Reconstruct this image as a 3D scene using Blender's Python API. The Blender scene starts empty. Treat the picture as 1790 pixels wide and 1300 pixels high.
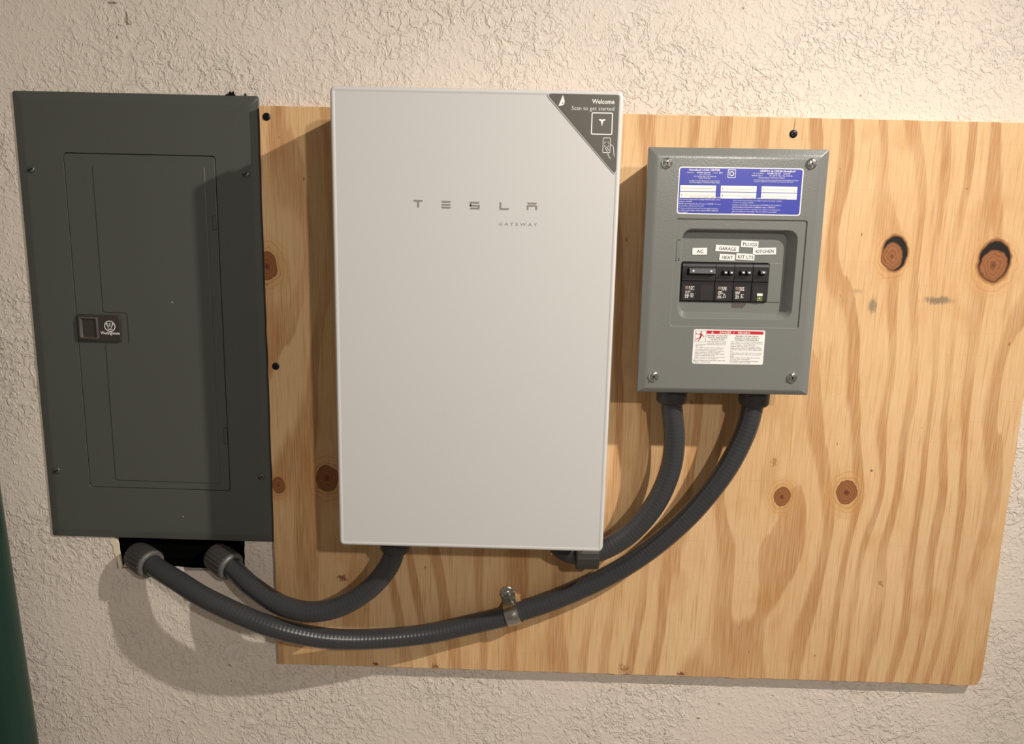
import bpy, bmesh, math, random
from mathutils import Vector, Matrix

random.seed(7)
scene = bpy.context.scene
col = scene.collection
Z0 = 1.40            # height of the white cabinet's centre above the floor
PI = math.pi

# ------------------------------------------------------------------ camera
CAM = (0.0686, -1.2349, 0.1482 + Z0)
PITCH, YAW, ROLL, FPX = 0.18686, -0.01194, 0.02443, 1344.9
def camera():
    cp, sp, cy, sy = math.cos(PITCH), math.sin(PITCH), math.cos(YAW), math.sin(YAW)
    cr, sr = math.cos(ROLL), math.sin(ROLL)
    f = Vector((sy * cp, cy * cp, -sp)); rt = Vector((cy, -sy, 0)); up = rt.cross(f)
    r2 = cr * rt + sr * up; u2 = -sr * rt + cr * up
    cd = bpy.data.cameras.new('camera'); co = bpy.data.objects.new('camera', cd); col.objects.link(co)
    m = Matrix((r2, u2, -f)).transposed().to_4x4(); m.translation = Vector(CAM)
    co.matrix_world = m
    cd.sensor_fit = 'HORIZONTAL'; cd.sensor_width = 36; cd.lens = FPX / 1790 * 36
    cd.clip_start = 0.02; cd.clip_end = 50
    scene.camera = co
camera()

# ------------------------------------------------------------------ light
world = bpy.data.worlds.new('room_fill'); scene.world = world; world.use_nodes = True
bg = world.node_tree.nodes['Background']
bg.inputs[0].default_value = (1.0, 0.87, 0.73, 1); bg.inputs[1].default_value = 0.20

def lamp(kind, name, loc, power, colour, radius, aim=None, size=None, blend=1.0):
    l = bpy.data.lights.new(name, kind); o = bpy.data.objects.new(name, l); col.objects.link(o)
    o.location = (loc[0], loc[1], loc[2] + Z0); l.energy = power; l.color = colour; l.shadow_soft_size = radius
    if aim:
        d = Vector((aim[0] - loc[0], aim[1] - loc[1], aim[2] - loc[2]))
        o.rotation_euler = d.to_track_quat('-Z', 'Y').to_euler()
        l.spot_size = size; l.spot_blend = blend
    return o
lamp('SPOT', 'reflector_lamp', (1.40, -1.12, 1.13), 184, (1.0, 0.93, 0.85), 0.022, (-0.60, 0, -1.08), math.radians(83))
lamp('POINT', 'ceiling_bulb', (0.90, -2.25, 0.81), 74, (1.0, 0.93, 0.86), 0.03)

vs = scene.view_settings
scene.display_settings.display_device = 'sRGB'
vs.view_transform = 'Standard'; vs.look = 'None'; vs.gamma = 1.0; vs.use_curve_mapping = False
vs.exposure = -0.04

# ------------------------------------------------------------------ node helper
class NT:
    """Small expression layer over a material's node tree."""
    def __init__(self, mat):
        mat.use_nodes = True
        self.t = mat.node_tree; self.n = self.t.nodes; self.l = self.t.links
        self.bsdf = self.n['Principled BSDF']
        tc = self.n.new('ShaderNodeTexCoord'); sp = self.n.new('ShaderNodeSeparateXYZ')
        self.l.new(tc.outputs['Object'], sp.inputs[0])
        self.P = tc.outputs['Object']; self.x, self.y, self.z = (E(self, s) for s in sp.outputs)
    def put(self, sock, v):
        if isinstance(v, E): self.l.new(v.s, sock)
        elif hasattr(v, 'links'): self.l.new(v, sock)
        else: sock.default_value = v
    def math(self, op, *a):
        m = self.n.new('ShaderNodeMath'); m.operation = op
        for i, v in enumerate(a): self.put(m.inputs[i], v)
        return E(self, m.outputs[0])
    def vec(self, x, y, z=0.0):
        c = self.n.new('ShaderNodeCombineXYZ')
        for i, v in enumerate((x, y, z)): self.put(c.inputs[i], v)
        return c.outputs[0]
    def noise(self, v, scale=1.0, detail=2.0, rough=0.5, dist=0.0):
        k = self.n.new('ShaderNodeTexNoise')
        self.put(k.inputs['Vector'], v)
        for nm, q in (('Scale', scale), ('Detail', detail), ('Roughness', rough), ('Distortion', dist)): k.inputs[nm].default_value = q
        return E(self, k.outputs[0])
    def voronoi(self, v, scale, feature='F1'):
        k = self.n.new('ShaderNodeTexVoronoi'); k.feature = feature; self.put(k.inputs['Vector'], v); k.inputs['Scale'].default_value = scale
        return E(self, k.outputs['Distance'])
    def smooth(self, v, a, b, lo=0.0, hi=1.0):
        k = self.n.new('ShaderNodeMapRange'); k.interpolation_type = 'SMOOTHSTEP'
        for i, q in enumerate((v, a, b, lo, hi)): self.put(k.inputs[i], q)
        return E(self, k.outputs[0])
    def mix(self, f, a, b, mode='MIX'):
        k = self.n.new('ShaderNodeMix'); k.data_type = 'RGBA'; k.blend_type = mode; k.clamp_factor = True
        self.put(k.inputs[0], f)
        for i, q in ((6, a), (7, b)):
            self.put(k.inputs[i], (q[0], q[1], q[2], 1) if isinstance(q, tuple) else q)
        return k.outputs[2]
    def bump(self, h, strength, dist):
        k = self.n.new('ShaderNodeBump'); k.inputs['Strength'].default_value = strength; k.inputs['Distance'].default_value = dist
        self.put(k.inputs['Height'], h); self.l.new(k.outputs[0], self.bsdf.inputs['Normal'])
class E:
    def __init__(self, nt, s): self.t = nt; self.s = s
    def __add__(self, o): return self.t.math('ADD', self, o)
    __radd__ = __add__
    def __sub__(self, o): return self.t.math('SUBTRACT', self, o)
    def __rsub__(self, o): return self.t.math('SUBTRACT', o, self)
    def __mul__(self, o): return self.t.math('MULTIPLY', self, o)
    __rmul__ = __mul__
    def __truediv__(self, o): return self.t.math('DIVIDE', self, o)
    def fract(self): return self.t.math('FRACT', self)
    def exp(self): return self.t.math('EXPONENT', self)
    def sqrt(self): return self.t.math('SQRT', self)
    def sin(self): return self.t.math('SINE', self)
    def max(self, o): return self.t.math('MAXIMUM', self, o)
    def min(self, o): return self.t.math('MINIMUM', self, o)

def mat(name, c, rough=0.5, metal=0.0, vary=0.06, scale=40, bump=0.0, bscale=300, spec=0.5, coat=0.0):
    m = bpy.data.materials.new(name); t = NT(m)
    f = t.noise(t.P, scale, 3)
    d = tuple(max(0, q * (1 - vary)) for q in c); e = tuple(q * (1 + vary) for q in c)
    t.put(t.bsdf.inputs['Base Color'], t.mix(f, d, e))
    t.bsdf.inputs['Roughness'].default_value = rough; t.bsdf.inputs['Metallic'].default_value = metal
    t.bsdf.inputs['Specular IOR Level'].default_value = spec
    t.bsdf.inputs['Coat Weight'].default_value = coat
    if bump: t.bump(t.noise(t.P, bscale, 2), bump, 0.0006)
    return m

# ------------------------------------------------------------------ surface materials
def wall_material():
    m = bpy.data.materials.new('knockdown_plaster'); t = NT(m)
    P = t.vec(t.x, t.z)
    big = t.noise(P, 5.0, 2)
    nA = t.noise(P, 34, 4, 0.62, 1.2)
    nB = t.noise(t.vec(t.x + 7.3, t.z * 0.85), 78, 3, 0.6, 0.8)
    nC = t.noise(t.vec(t.x * 1.1 + 2.9, t.z * 0.8), 150, 2, 0.55, 0.4)
    amt = t.smooth(big, 0.34, 0.60, 0.25, 1.0)
    h = (t.smooth(nA, 0.47, 0.56) * 0.75 * amt + t.smooth(nB, 0.50, 0.62) * 0.85 * amt + t.smooth(nC, 0.52, 0.70) * 0.40) + t.noise(P, 420, 2) * 0.06
    t.bump(h, 0.9, 0.00125)
    c = t.mix(t.noise(P, 4.5, 3), (0.735, 0.652, 0.562), (0.77, 0.69, 0.60))
    specks = t.smooth(t.noise(t.vec(t.x + 3.1, t.z), 48, 1), 0.775, 0.80)
    c = t.mix(specks * 0.7, c, (0.30, 0.22, 0.14))
    for (mx, mz, rx, rz, s) in ((-0.569, 0.4205, .0022, .0028, .8), (-0.552, 0.448, .0022, .011, .8), (-0.572, 0.470, .008, .0022, .75),
                                (-0.549, 0.4405, .0045, .0022, .5), (0.405, -0.715, .004, .0022, .8), (0.44, -0.685, .0035, .0018, .6), (-0.44, -0.67, .0016, .0016, .7)):
        d = (((t.x - mx) / rx) * ((t.x - mx) / rx) + ((t.z - Z0 - mz) / rz) * ((t.z - Z0 - mz) / rz)).sqrt() + t.noise(P, 400, 1) * 0.7
        c = t.mix(t.smooth(d, 1.0, 1.5, s, 0.0), c, (0.20, 0.14, 0.08))
    t.put(t.bsdf.inputs['Base Color'], c)
    t.bsdf.inputs['Roughness'].default_value = 0.7; t.bsdf.inputs['Specular IOR Level'].default_value = 0.25
    return m

KNOTS = [  # x, z, rx, rz, bulge, reach x, reach z
    (0.648, 0.116, .0165, .0205, .95, .105, .130), (0.8085, 0.106, .0215, .0245, .95, .095, .115),
    (0.5111, -0.2855, .0140, .0175, .88, .050, .060), (0.6177, -0.2743, .0180, .0215, .90, .055, .070),
    (-0.3425, 0.0765, .0170, .0230, .90, .050, .070), (-0.3357, -0.2906, .0110, .0150, .85, .040, .050),
    (-0.253, -0.276, .0195, .0240, .90, .055, .075)]
def plywood_material():
    m = bpy.data.materials.new('pine_plywood'); t = NT(m)
    x, z = t.x, t.z
    P = t.vec(x, z)
    phi = x + (t.noise(t.vec(x * 1.6, z * 0.9), 1.0, 2) - 0.5) * 0.16 + (t.noise(t.vec(x * 9, z * 4.5), 1.0, 1) - 0.5) * 0.022
    wob = t.noise(P, 55, 2)
    ds = []
    for kx, kz, rx, rz, w, sx, sz in KNOTS:
        dx, dz = x - kx, z - kz
        g = ((dx / sx) * (dx / sx) + (dz / sz) * (dz / sz)) * -1.0
        phi = phi - dx * g.exp() * w
        ds.append((((dx / rx) * (dx / rx) + (dz / rz) * (dz / rz)).sqrt() + (wob - 0.5) * 0.45))
    rings = phi * 17.0 + t.noise(t.vec(x * 4.2, z * 1.15 + 4.0), 1.0, 2, 0.4) * 6.5 + (t.noise(t.vec(x * 70, z * 5), 1.0, 2) - 0.5) * 0.22
    band = rings.fract()
    late = t.smooth(band, 0.50, 0.66) * t.smooth(band, 0.93, 0.98, 1.0, 0.0)
    amt = t.smooth(t.noise(t.vec(x * 6.0 + 2.0, z * 2.6), 1.0, 2), 0.30, 0.62, 0.22, 1.0)
    light, mid, dark = (0.715, 0.460, 0.228), (0.635, 0.378, 0.165), (0.42, 0.180, 0.050)
    c = t.mix(t.smooth(t.noise(t.vec(x * 4.0, z * 2.0 + 9.0), 1.0, 3), 0.32, 0.72), light, mid)
    c = t.mix(late * amt * 0.78, c, dark)
    streak = t.smooth(t.noise(t.vec(rings * 2.3, z * 2.2), 1.0, 2), 0.55, 0.75)
    c = t.mix(streak * 0.20, c, dark)
    fibre = t.noise(t.vec(x * 520, z * 14), 1.0, 2)
    c = t.mix(t.smooth(fibre, 0.30, 0.72, 0.0, 0.28), c, (0.92, 0.71, 0.45))
    c = t.mix(t.smooth(t.noise(t.vec(x * 260, z * 9 + 3.0), 1.0, 2), 0.54, 0.72, 0.0, 0.42), c, (0.45, 0.215, 0.070))
    blot = t.smooth(t.noise(t.vec(x * 11, z * 8), 1.0, 3), 0.58, 0.72)
    c = t.mix(blot * 0.30, c, (0.52, 0.25, 0.075))
    # rows of knife checks from the peeling lathe
    row = t.smooth((z / 0.0365 + t.noise(P, 3, 1) * 0.15).fract(), 0.0, 0.035, 1.0, 0.0) * t.smooth((x / 0.0062).fract(), 0.22, 0.34, 1.0, 0.0) * t.smooth(t.noise(P, 7, 1), 0.46, 0.56)
    c = t.mix(row * 0.62, c, (0.42, 0.22, 0.08))
    pitch = t.smooth(t.noise(t.vec(x * 62, z * 34), 1.0, 2), 0.735, 0.775)
    c = t.mix(pitch * 0.75, c, (0.24, 0.075, 0.03))
    for k, (kx, kz, rx, rz, w, sx, sz) in enumerate(KNOTS):
        d = ds[k]
        c = t.mix(t.smooth(d, 1.0, 2.6, 0.42, 0.0), c, (0.60, 0.30, 0.095))
        c = t.mix(t.smooth((d * 15.0 + wob * 4.0).sin(), 0.45, 1.0) * t.smooth(d, 1.05, 2.4, 0.45, 0.0), c, (0.40, 0.17, 0.05))
        if k < 2:      # loose knots: open bark gap above the knot
            ex, ez, er, eh = ((0.6522, 0.1212, .0198, .0272), (0.8087, 0.1125, .0246, .0325))[k]
            dx, dz = x - ex, z - ez
            o = ((dx / er) * (dx / er) + (dz / eh) * (dz / eh)).sqrt() + (wob - 0.5) * 0.30
            c = t.mix(t.smooth(o, 0.98, 1.18, 1.0, 0.0), c, (0.22, 0.085, 0.025))
            c = t.mix(t.smooth(o, 0.94, 1.00, 1.0, 0.0), c, (0.010, 0.006, 0.004))
        ringv = t.smooth((d * 26.0 + wob * 9.0).sin(), -1.0, 1.0)
        core = t.mix(ringv, (0.255, 0.092, 0.030), (0.33, 0.135, 0.048))
        core = t.mix(t.smooth(d, 0.04, 0.34, 0.9, 0.0), core, (0.12, 0.035, 0.015))
        core = t.mix(t.smooth(d, 0.80, 0.98, 0.0, 0.55), core, (0.15, 0.05, 0.018))
        c = t.mix(t.smooth(d, 0.95, 1.03, 1.0, 0.0), c, core)
    for gx, gz, rx, rz, s in ((-0.173, -0.6165, .010, .004, .9), (-0.069, -0.6165, .010, .006, .7), (0.263, -0.612, .010, .012, .6), (0.365, -0.617, .009, .005, .9), (-0.229, -0.455, .012, .008, .8), (0.1635, -0.4895, .007, .003, .8),
                              (0.693, -0.436, .006, .008, .5), (0.492, -0.226, .007, .011, .45), (0.452, 0.165, .0022, .0035, .8), (0.597, 0.149, .0012, .003, .8), (0.655, -0.236, .003, .003, .8)):
        d = (((x - gx) / rx) * ((x - gx) / rx) + ((z - gz) / rz) * ((z - gz) / rz)).sqrt() + (t.noise(t.vec(x * 240, z * 160), 1.0, 2) - 0.5) * 2.6
        c = t.mix(t.smooth(d, 0.3, 0.9, s, 0.0), c, (0.17, 0.055, 0.022))
    for gx, gz, rx, rz, s in ((0.6261, 0.0371, .007, .015, .75), (0.7289, 0.0489, .026, .007, .8), (0.60, 0.0605, .010, .004, .3)):
        d = (((x - gx) / rx) * ((x - gx) / rx) + ((z - gz) / rz) * ((z - gz) / rz)).sqrt() + (t.noise(t.vec(x * 300, z * 60), 1.0, 2) - 0.5) * 1.6
        c = t.mix(t.smooth(d, 0.4, 1.2, s, 0.0), c, (0.20, 0.15, 0.10))
    t.put(t.bsdf.inputs['Base Color'], c)
    t.bsdf.inputs['Roughness'].default_value = 0.62; t.bsdf.inputs['Specular IOR Level'].default_value = 0.3
    t.bump(fibre * 0.5 + late * 0.25 + t.noise(t.vec(x * 90, z * 60), 1.0, 2) * 0.5, 0.55, 0.0005)
    return m
def ply_edge_material():
    m = bpy.data.materials.new('plywood_edge'); t = NT(m)
    lay = t.smooth((t.y / 0.0062).fract(), 0.46, 0.54)
    c = t.mix(lay, (0.68, 0.44, 0.22), (0.40, 0.22, 0.09))
    c = t.mix(t.smooth(t.noise(t.P, 160, 2), 0.3, 0.7, 0, .4), c, (0.78, 0.56, 0.30))
    t.put(t.bsdf.inputs['Base Color'], c); t.bsdf.inputs['Roughness'].default_value = 0.8
    return m

M = dict(
    wall=wall_material(), ply=plywood_material(), edge=ply_edge_material(),
    floor=mat('concrete', (0.33, 0.30, 0.27), 0.8, vary=.15, scale=8, bump=.3),
    cavity=mat('painted_hole_shade', (0.006, 0.006, 0.006), 0.95, spec=.1),  # near-black colour stands in for the shade inside the wall hole
    gypsum=mat('torn_gypsum', (0.80, 0.70, 0.52), 0.9, vary=.2, scale=200),
    oldgrey=mat('old_grey_enamel', (0.082, 0.087, 0.077), 0.42, vary=.05, scale=5, bump=.12, bscale=500, spec=.4),
    oldscrew=mat('dull_screw', (0.16, 0.155, 0.14), 0.4, .7),
    latch=mat('black_brown_plastic', (0.042, 0.036, 0.031), 0.42),
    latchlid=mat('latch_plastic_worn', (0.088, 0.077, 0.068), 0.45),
    black=mat('black', (0.004, 0.004, 0.005), 0.6, spec=.2),
    white=mat('white_powdercoat', (0.625, 0.618, 0.60), 0.30, vary=.012, scale=6, bump=.05, bscale=900, spec=.45),
    whiteback=mat('white_back_shell', (0.60, 0.58, 0.57), 0.45, vary=.02),
    greyprint=mat('grey_print', (0.27, 0.25, 0.235), 0.4, .1),
    olive=mat('olive_sticker', (0.098, 0.092, 0.072), 0.40, vary=.04),
    film=mat('sticker_film', (0.44, 0.42, 0.40), 0.3, vary=.03),
    whiteprint=mat('white_print', (0.86, 0.84, 0.80), 0.5, vary=.01),
    grey=mat('grey_enamel', (0.178, 0.184, 0.170), 0.27, vary=.04, scale=6, bump=.22, bscale=420, spec=.5),
    chrome=mat('zinc_screw', (0.72, 0.71, 0.68), 0.16, 1.0, vary=.05),
    zinc=mat('galvanised_strap', (0.52, 0.50, 0.45), 0.24, 1.0, vary=.15, scale=120, bump=.3, bscale=220),
    blue=mat('blue_label', (0.032, 0.042, 0.37), 0.35, vary=.03),
    red=mat('red_label', (0.55, 0.016, 0.035), 0.4, vary=.03),
    paper=mat('white_label', (0.84, 0.82, 0.78), 0.45, vary=.02),
    ink=mat('black_ink', (0.02, 0.02, 0.022), 0.5),
    orangeink=mat('tan_ink', (0.48, 0.30, 0.18), 0.5),
    breaker=mat('breaker_bakelite', (0.006, 0.005, 0.0055), 0.42, vary=.1),
    breakermid=mat('breaker_lower_face', (0.012, 0.008, 0.0085), 0.45, vary=.1),
    handle=mat('breaker_handle', (0.022, 0.020, 0.020), 0.4),
    testgreen=mat('green_test_window', (0.13, 0.16, 0.045), 0.4),
    conduit=mat('grey_pvc_conduit', (0.040, 0.041, 0.044), 0.27, vary=.10, scale=25, spec=.55),
    fitting=mat('dark_fitting_plastic', (0.030, 0.029, 0.030), 0.45, vary=.08),
    fittinglight=mat('grey_fitting_plastic', (0.042, 0.038, 0.034), 0.42, vary=.08),
    gasket=mat('grey_sealing_ring', (0.12, 0.115, 0.105), 0.4),
    green=mat('green_painted_steel', (0.008, 0.036, 0.025), 0.32, vary=.12, scale=12),
    blackscrew=mat('black_phosphate_screw', (0.008, 0.009, 0.014), 0.35, .3),
)

# ------------------------------------------------------------------ mesh helpers
def mesh(name, vf, m, parent=None, smooth=False, loc=None):
    v, f = vf
    me = bpy.data.meshes.new(name); me.from_pydata([tuple(p) for p in v], [], f)
    bm = bmesh.new(); bm.from_mesh(me)
    bmesh.ops.recalc_face_normals(bm, faces=bm.faces)
    bm.to_mesh(me); bm.free()
    if smooth:
        for p in me.polygons: p.use_smooth = True
    for q in (m if isinstance(m, (list, tuple)) else [m]): me.materials.append(M[q])
    o = bpy.data.objects.new(name, me); col.objects.link(o)
    if parent: o.parent = parent
    if loc: o.location = loc
    return o
def auto_smooth(o, ang=35):
    me = o.data
    for p in me.polygons: p.use_smooth = True
    me.set_sharp_from_angle(angle=math.radians(ang))
    for p in me.polygons: p.use_smooth = len(p.vertices) < 9 and p.area < .0016
    flat_edges = {k for p in me.polygons if not p.use_smooth for k in p.edge_keys}
    for e in me.edges:
        if e.key in flat_edges: e.use_edge_sharp = True
    return o
def thing(name, label, cat, loc, roty=0.0, group=None):
    o = bpy.data.objects.new(name, None); col.objects.link(o)
    o.location = loc; o.rotation_euler = (0, roty, 0); o.empty_display_size = 0.05
    o['label'] = label; o['category'] = cat
    if group: o['group'] = group
    return o
def join(*parts):
    V, F = [], []
    for v, f in parts:
        n = len(V); V += list(v); F += [tuple(i + n for i in q) for q in f]
    return V, F
def shift(vf, dx=0, dy=0, dz=0, rot=0.0):
    c, s = math.cos(rot), math.sin(rot)
    return [(p[0] * c - p[2] * s + dx, p[1] + dy, p[0] * s + p[2] * c + dz) for p in vf[0]], vf[1]
def rrect(u0, v0, u1, v1, r=0.002, n=4):
    out = []
    r = max(r, 1e-5)
    for cx, cy, a in ((u1 - r, v1 - r, 0), (u0 + r, v1 - r, 90), (u0 + r, v0 + r, 180), (u1 - r, v0 + r, 270)):
        for i in range(n + 1):
            t = math.radians(a + 90 * i / n); out.append((cx + r * math.cos(t), cy + r * math.sin(t)))
    return out
def loft(rings, cap0=False, cap1=False, closed=True):
    """rings: lists of 3D points, equal counts."""
    V = [p for r in rings for p in r]; n = len(rings[0]); F = []
    for k in range(len(rings) - 1):
        for i in range(n if closed else n - 1):
            j = (i + 1) % n
            F.append((k * n + i, k * n + j, (k + 1) * n + j, (k + 1) * n + i))
    if cap0: F.append(tuple(range(n))[::-1])
    if cap1: F.append(tuple((len(rings) - 1) * n + i for i in range(n)))
    return V, F
def at(pts, y): return [(u, y, v) for u, v in pts]
def plate(u0, v0, u1, v1, yb, yf, r=0.002, bev=0.0005, n=4):
    """rounded plate, back at yb, front at yf (yf < yb), softened front edge"""
    b = bev
    return loft([at(rrect(u0, v0, u1, v1, r, n), yb), at(rrect(u0, v0, u1, v1, r, n), yf + b),
                 at(rrect(u0 + b * .3, v0 + b * .3, u1 - b * .3, v1 - b * .3, max(r - b * .3, 1e-4), n), yf + b * .3),
                 at(rrect(u0 + b, v0 + b, u1 - b, v1 - b, max(r - b, 1e-4), n), yf)], True, True)
def poly(pts, yb, yf):
    n = len(pts); return loft([at(pts, yb), at(pts, yf)], True, True)
def round_poly(pts, r, n=5):
    out = []; N = len(pts)
    for i in range(N):
        p = Vector(pts[i]); a = (Vector(pts[i - 1]) - p); b = (Vector(pts[(i + 1) % N]) - p)
        la, lb = a.length, b.length; a.normalize(); b.normalize()
        ang = a.angle(b); d = min(r / math.tan(ang / 2), la * .45, lb * .45)
        s, e = p + a * d, p + b * d
        for k in range(n + 1):
            t = k / n; q = s.lerp(p, t).lerp(p.lerp(e, t), t); out.append((q.x, q.y))
    return out
def inset_poly(pts, d):
    """miter offset inwards for a counter-clockwise polygon"""
    out = []; N = len(pts)
    for i in range(N):
        p0, p, p1 = Vector(pts[i - 1]), Vector(pts[i]), Vector(pts[(i + 1) % N])
        a = (p - p0).normalized(); b = (p1 - p).normalized()
        na = Vector((-a.y, a.x)); nb = Vector((-b.y, b.x)); h = na + nb
        if h.length < 1e-6: h = na
        h = h.normalized(); k = max(h.dot(na), .35)
        q = p + h * (d / k); out.append((q.x, q.y))
    return out
def stroke(pts, w, y, dy=0.0002, closed=False):
    """ribbon of width w along 2D points"""
    N = len(pts); L, R = [], []
    for i in range(N):
        if closed: a, b = Vector(pts[i - 1]), Vector(pts[(i + 1) % N])
        else: a, b = Vector(pts[max(i - 1, 0)]), Vector(pts[min(i + 1, N - 1)])
        d = (b - a).normalized(); nrm = Vector((-d.y, d.x)) * w / 2; p = Vector(pts[i])
        L.append((p.x + nrm.x, y, p.y + nrm.y)); R.append((p.x - nrm.x, y, p.y - nrm.y))
    return loft([L, R], closed=closed)
def curve_pts(pts, n=6):
    out = []
    P = [Vector(p) for p in pts]; P = [2 * P[0] - P[1]] + P + [2 * P[-1] - P[-2]]
    for i in range(1, len(P) - 2):
        for k in range(n):
            t = k / n; a, b, c, d = P[i - 1], P[i], P[i + 1], P[i + 2]
            out.append(0.5 * ((2 * b) + (c - a) * t + (2 * a - 5 * b + 4 * c - d) * t * t + (3 * b - a - 3 * c + d) * t ** 3))
    out.append(P[-2]); return out
def lathe(profile, p, d, n=20, rib=0.0):
    """profile: (distance along d, radius)"""
    d = Vector(d).normalized(); p = Vector(p)
    a = d.cross(Vector((0, 0, 1)) if abs(d.z) < .9 else Vector((1, 0, 0))).normalized(); b = d.cross(a)
    rings = []
    for s, r in profile:
        ring = []
        for i in range(n):
            t = 2 * PI * i / n; rr = r * (1 - rib * (i % 2))
            ring.append(tuple(p + d * s + (a * math.cos(t) + b * math.sin(t)) * rr))
        rings.append(ring)
    return loft(rings, True, True)
def dome_screw(r, h, u, v, y, slot=True, ang=0.6, cross=False):
    """pan head pointing to -y with a cut slot; returns head, slot"""
    pr = [(-.001, r), (h * .35, r)] + [(h * (.35 + .65 * math.sin(q)), max(r * math.cos(q), 1e-4)) for q in (.35, .7, 1.05, 1.3, 1.5)]
    head = lathe(pr, (u, y, v), (0, -1, 0), 20)
    w, l = r * .16, r * .82
    bars = []
    for k in range(2 if cross else 1):
        bars.append(shift(plate(-l, -w, l, w, 0, -h * .5, w * .4, 1e-4, 2), u, y - h * .56, v, ang + k * PI / 2))
    return head, join(*bars)

FONT_CACHE = {}
def text(body, size, u, v, y, align='LEFT', width=None, bold=0.0, spacing=1.0, res=2):
    """flat lettering in the x-z plane, baseline start / centre / end at (u, v)"""
    cu = bpy.data.curves.new('lettering', 'FONT'); cu.body = body; cu.size = 1.0; cu.resolution_u = res
    cu.offset = bold; cu.space_character = spacing
    ob = bpy.data.objects.new('lettering', cu)
    me = bpy.data.meshes.new_from_object(ob)
    V = [tuple(q.co) for q in me.vertices]; F = [tuple(q.vertices) for q in me.polygons]
    bpy.data.objects.remove(ob); bpy.data.curves.remove(cu); bpy.data.meshes.remove(me)
    if not V: return [], []
    x0 = min(q[0] for q in V); x1 = max(q[0] for q in V)
    sx = size if width is None else width / (x1 - x0)
    off = {'LEFT': -x0, 'CENTER': -(x0 + x1) / 2, 'RIGHT': -x1}[align]
    return [((q[0] + off) * sx + u, y, q[1] * size + v) for q in V], F
def flat(pts, y): return [(u, y, v) for u, v in pts], [tuple(range(len(pts)))]
def rect(u0, v0, u1, v1, y): return flat([(u0, v0), (u1, v0), (u1, v1), (u0, v1)], y)

# ------------------------------------------------------------------ the setting
YW = 0.0185                                     # wall surface; the plywood front is y = 0
def structure(o): o['kind'] = 'structure'; return o
HOLE = (-0.632, -0.458, -0.4052, -0.30)
def side_points(u0, v0, u1, v1, k, jit=0.0):
    out = []
    for (a, b) in (((u0, v0), (u1, v0)), ((u1, v0), (u1, v1)), ((u1, v1), (u0, v1)), ((u0, v1), (u0, v0))):
        for i in range(k):
            t = i / k
            out.append((a[0] + (b[0] - a[0]) * t + random.uniform(-jit, jit), a[1] + (b[1] - a[1]) * t + random.uniform(-jit, jit)))
    return out
K = 16
outer = [(u, v) for u, v in side_points(-3.0, -Z0, 3.0, 1.3, K)]
inner = side_points(*HOLE, K, 0.0011)
off = lambda ps, y: [(u, y, v + Z0) for u, v in ps]
wall = structure(mesh('wall_back', loft([off(outer, YW), off(inner, YW), off(inset_poly(inner, -.0005), YW + .0127)]), 'wall'))
h = HOLE
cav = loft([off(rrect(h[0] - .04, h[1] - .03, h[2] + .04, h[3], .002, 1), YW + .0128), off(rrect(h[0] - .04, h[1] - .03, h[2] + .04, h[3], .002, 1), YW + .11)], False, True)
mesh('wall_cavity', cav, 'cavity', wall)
# torn paper and gypsum along the left side of the opening
def ragged(pts, yb, yf): return poly(pts, yb, yf)
tp = [(-.6395, -.4045), (-.6285, -.4030), (-.6265, -.4150), (-.6262, -.4280), (-.6240, -.4420), (-.6225, -.4520), (-.6235, -.4580), (-.6280, -.4578), (-.6292, -.4480), (-.6312, -.4360), (-.6345, -.4270), (-.6350, -.4160), (-.6390, -.4110)]
mesh('torn_gypsum', ragged([(a, b + Z0) for a, b in tp], YW + .004, YW - .0016), 'gypsum', wall)
tp = [(-.6225, -.4575), (-.6190, -.4490), (-.6140, -.4470), (-.6100, -.4520), (-.6090, -.4570)]
mesh('torn_paper', ragged([(a, b + Z0) for a, b in tp], YW + .006, YW + .003), 'gypsum', wall)
tp = [(-.408, .334), (-.4030, .3395), (-.3985, .3402), (-.3965, .3445), (-.3930, .3412), (-.3915, .3452), (-.3895, .3400), (-.3845, .334)]
mesh('painted_gap_dark', ragged([(a, b + Z0) for a, b in tp], YW + .001, YW - .0030), 'cavity', wall)  # raised black shapes painted for the dark of gaps above the panel
tp = [(-.3740, .334), (-.3735, .3420), (-.3718, .3410), (-.3705, .334)]
mesh('painted_gap_dark', ragged([(a, b + Z0) for a, b in tp], YW + .001, YW - .0022), 'cavity', wall)
structure(mesh('floor', loft([[(-3, YW, 0), (3, YW, 0), (3, -3.2, 0), (-3, -3.2, 0)], [(-3, YW, -.08), (3, YW, -.08), (3, -3.2, -.08), (-3, -3.2, -.08)]], True, True), 'floor'))

# ------------------------------------------------------------------ plywood board
BL, BT, BB, BR = -0.3468, 0.322, -0.6215, 0.8875
ply = thing('plywood_board', 'large pine plywood backing board with dark knots screwed to the wall', 'plywood', (0, 0, Z0))
def ply_outline():
    o = []
    N = 90
    for i in range(N):                           # bottom, left to right, slightly splintered
        t = i / N; u = BL + (BR - .010 - BL) * t
        o.append((u, BB + random.uniform(-.0005, .0005) + (-.0012 if random.random() < .06 else 0)))
    o += [(BR - .010, BB), (BR - .006, BB + .0015), (BR - .004, BB + .007), (BR - .0005, BB + .018)]
    for i in range(1, 40): o.append((BR + random.uniform(-.0005, .0005), BB + .018 + (BT - BB - .018) * i / 40))
    o.append((BR, BT))
    for i in range(1, 60): o.append((BR + (BL - BR) * i / 60, BT + random.uniform(-.0003, .0003)))
    o.append((BL, BT))
    for i in range(1, 40): o.append((BL + random.uniform(-.0005, .0005), BT + (BB - BT) * i / 40))
    return o
po = ply_outline(); pin = inset_poly(po, .0009)
V, F = loft([at(po, YW - .0003), at(po, .0009), at(pin, 0)], True, True)
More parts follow.
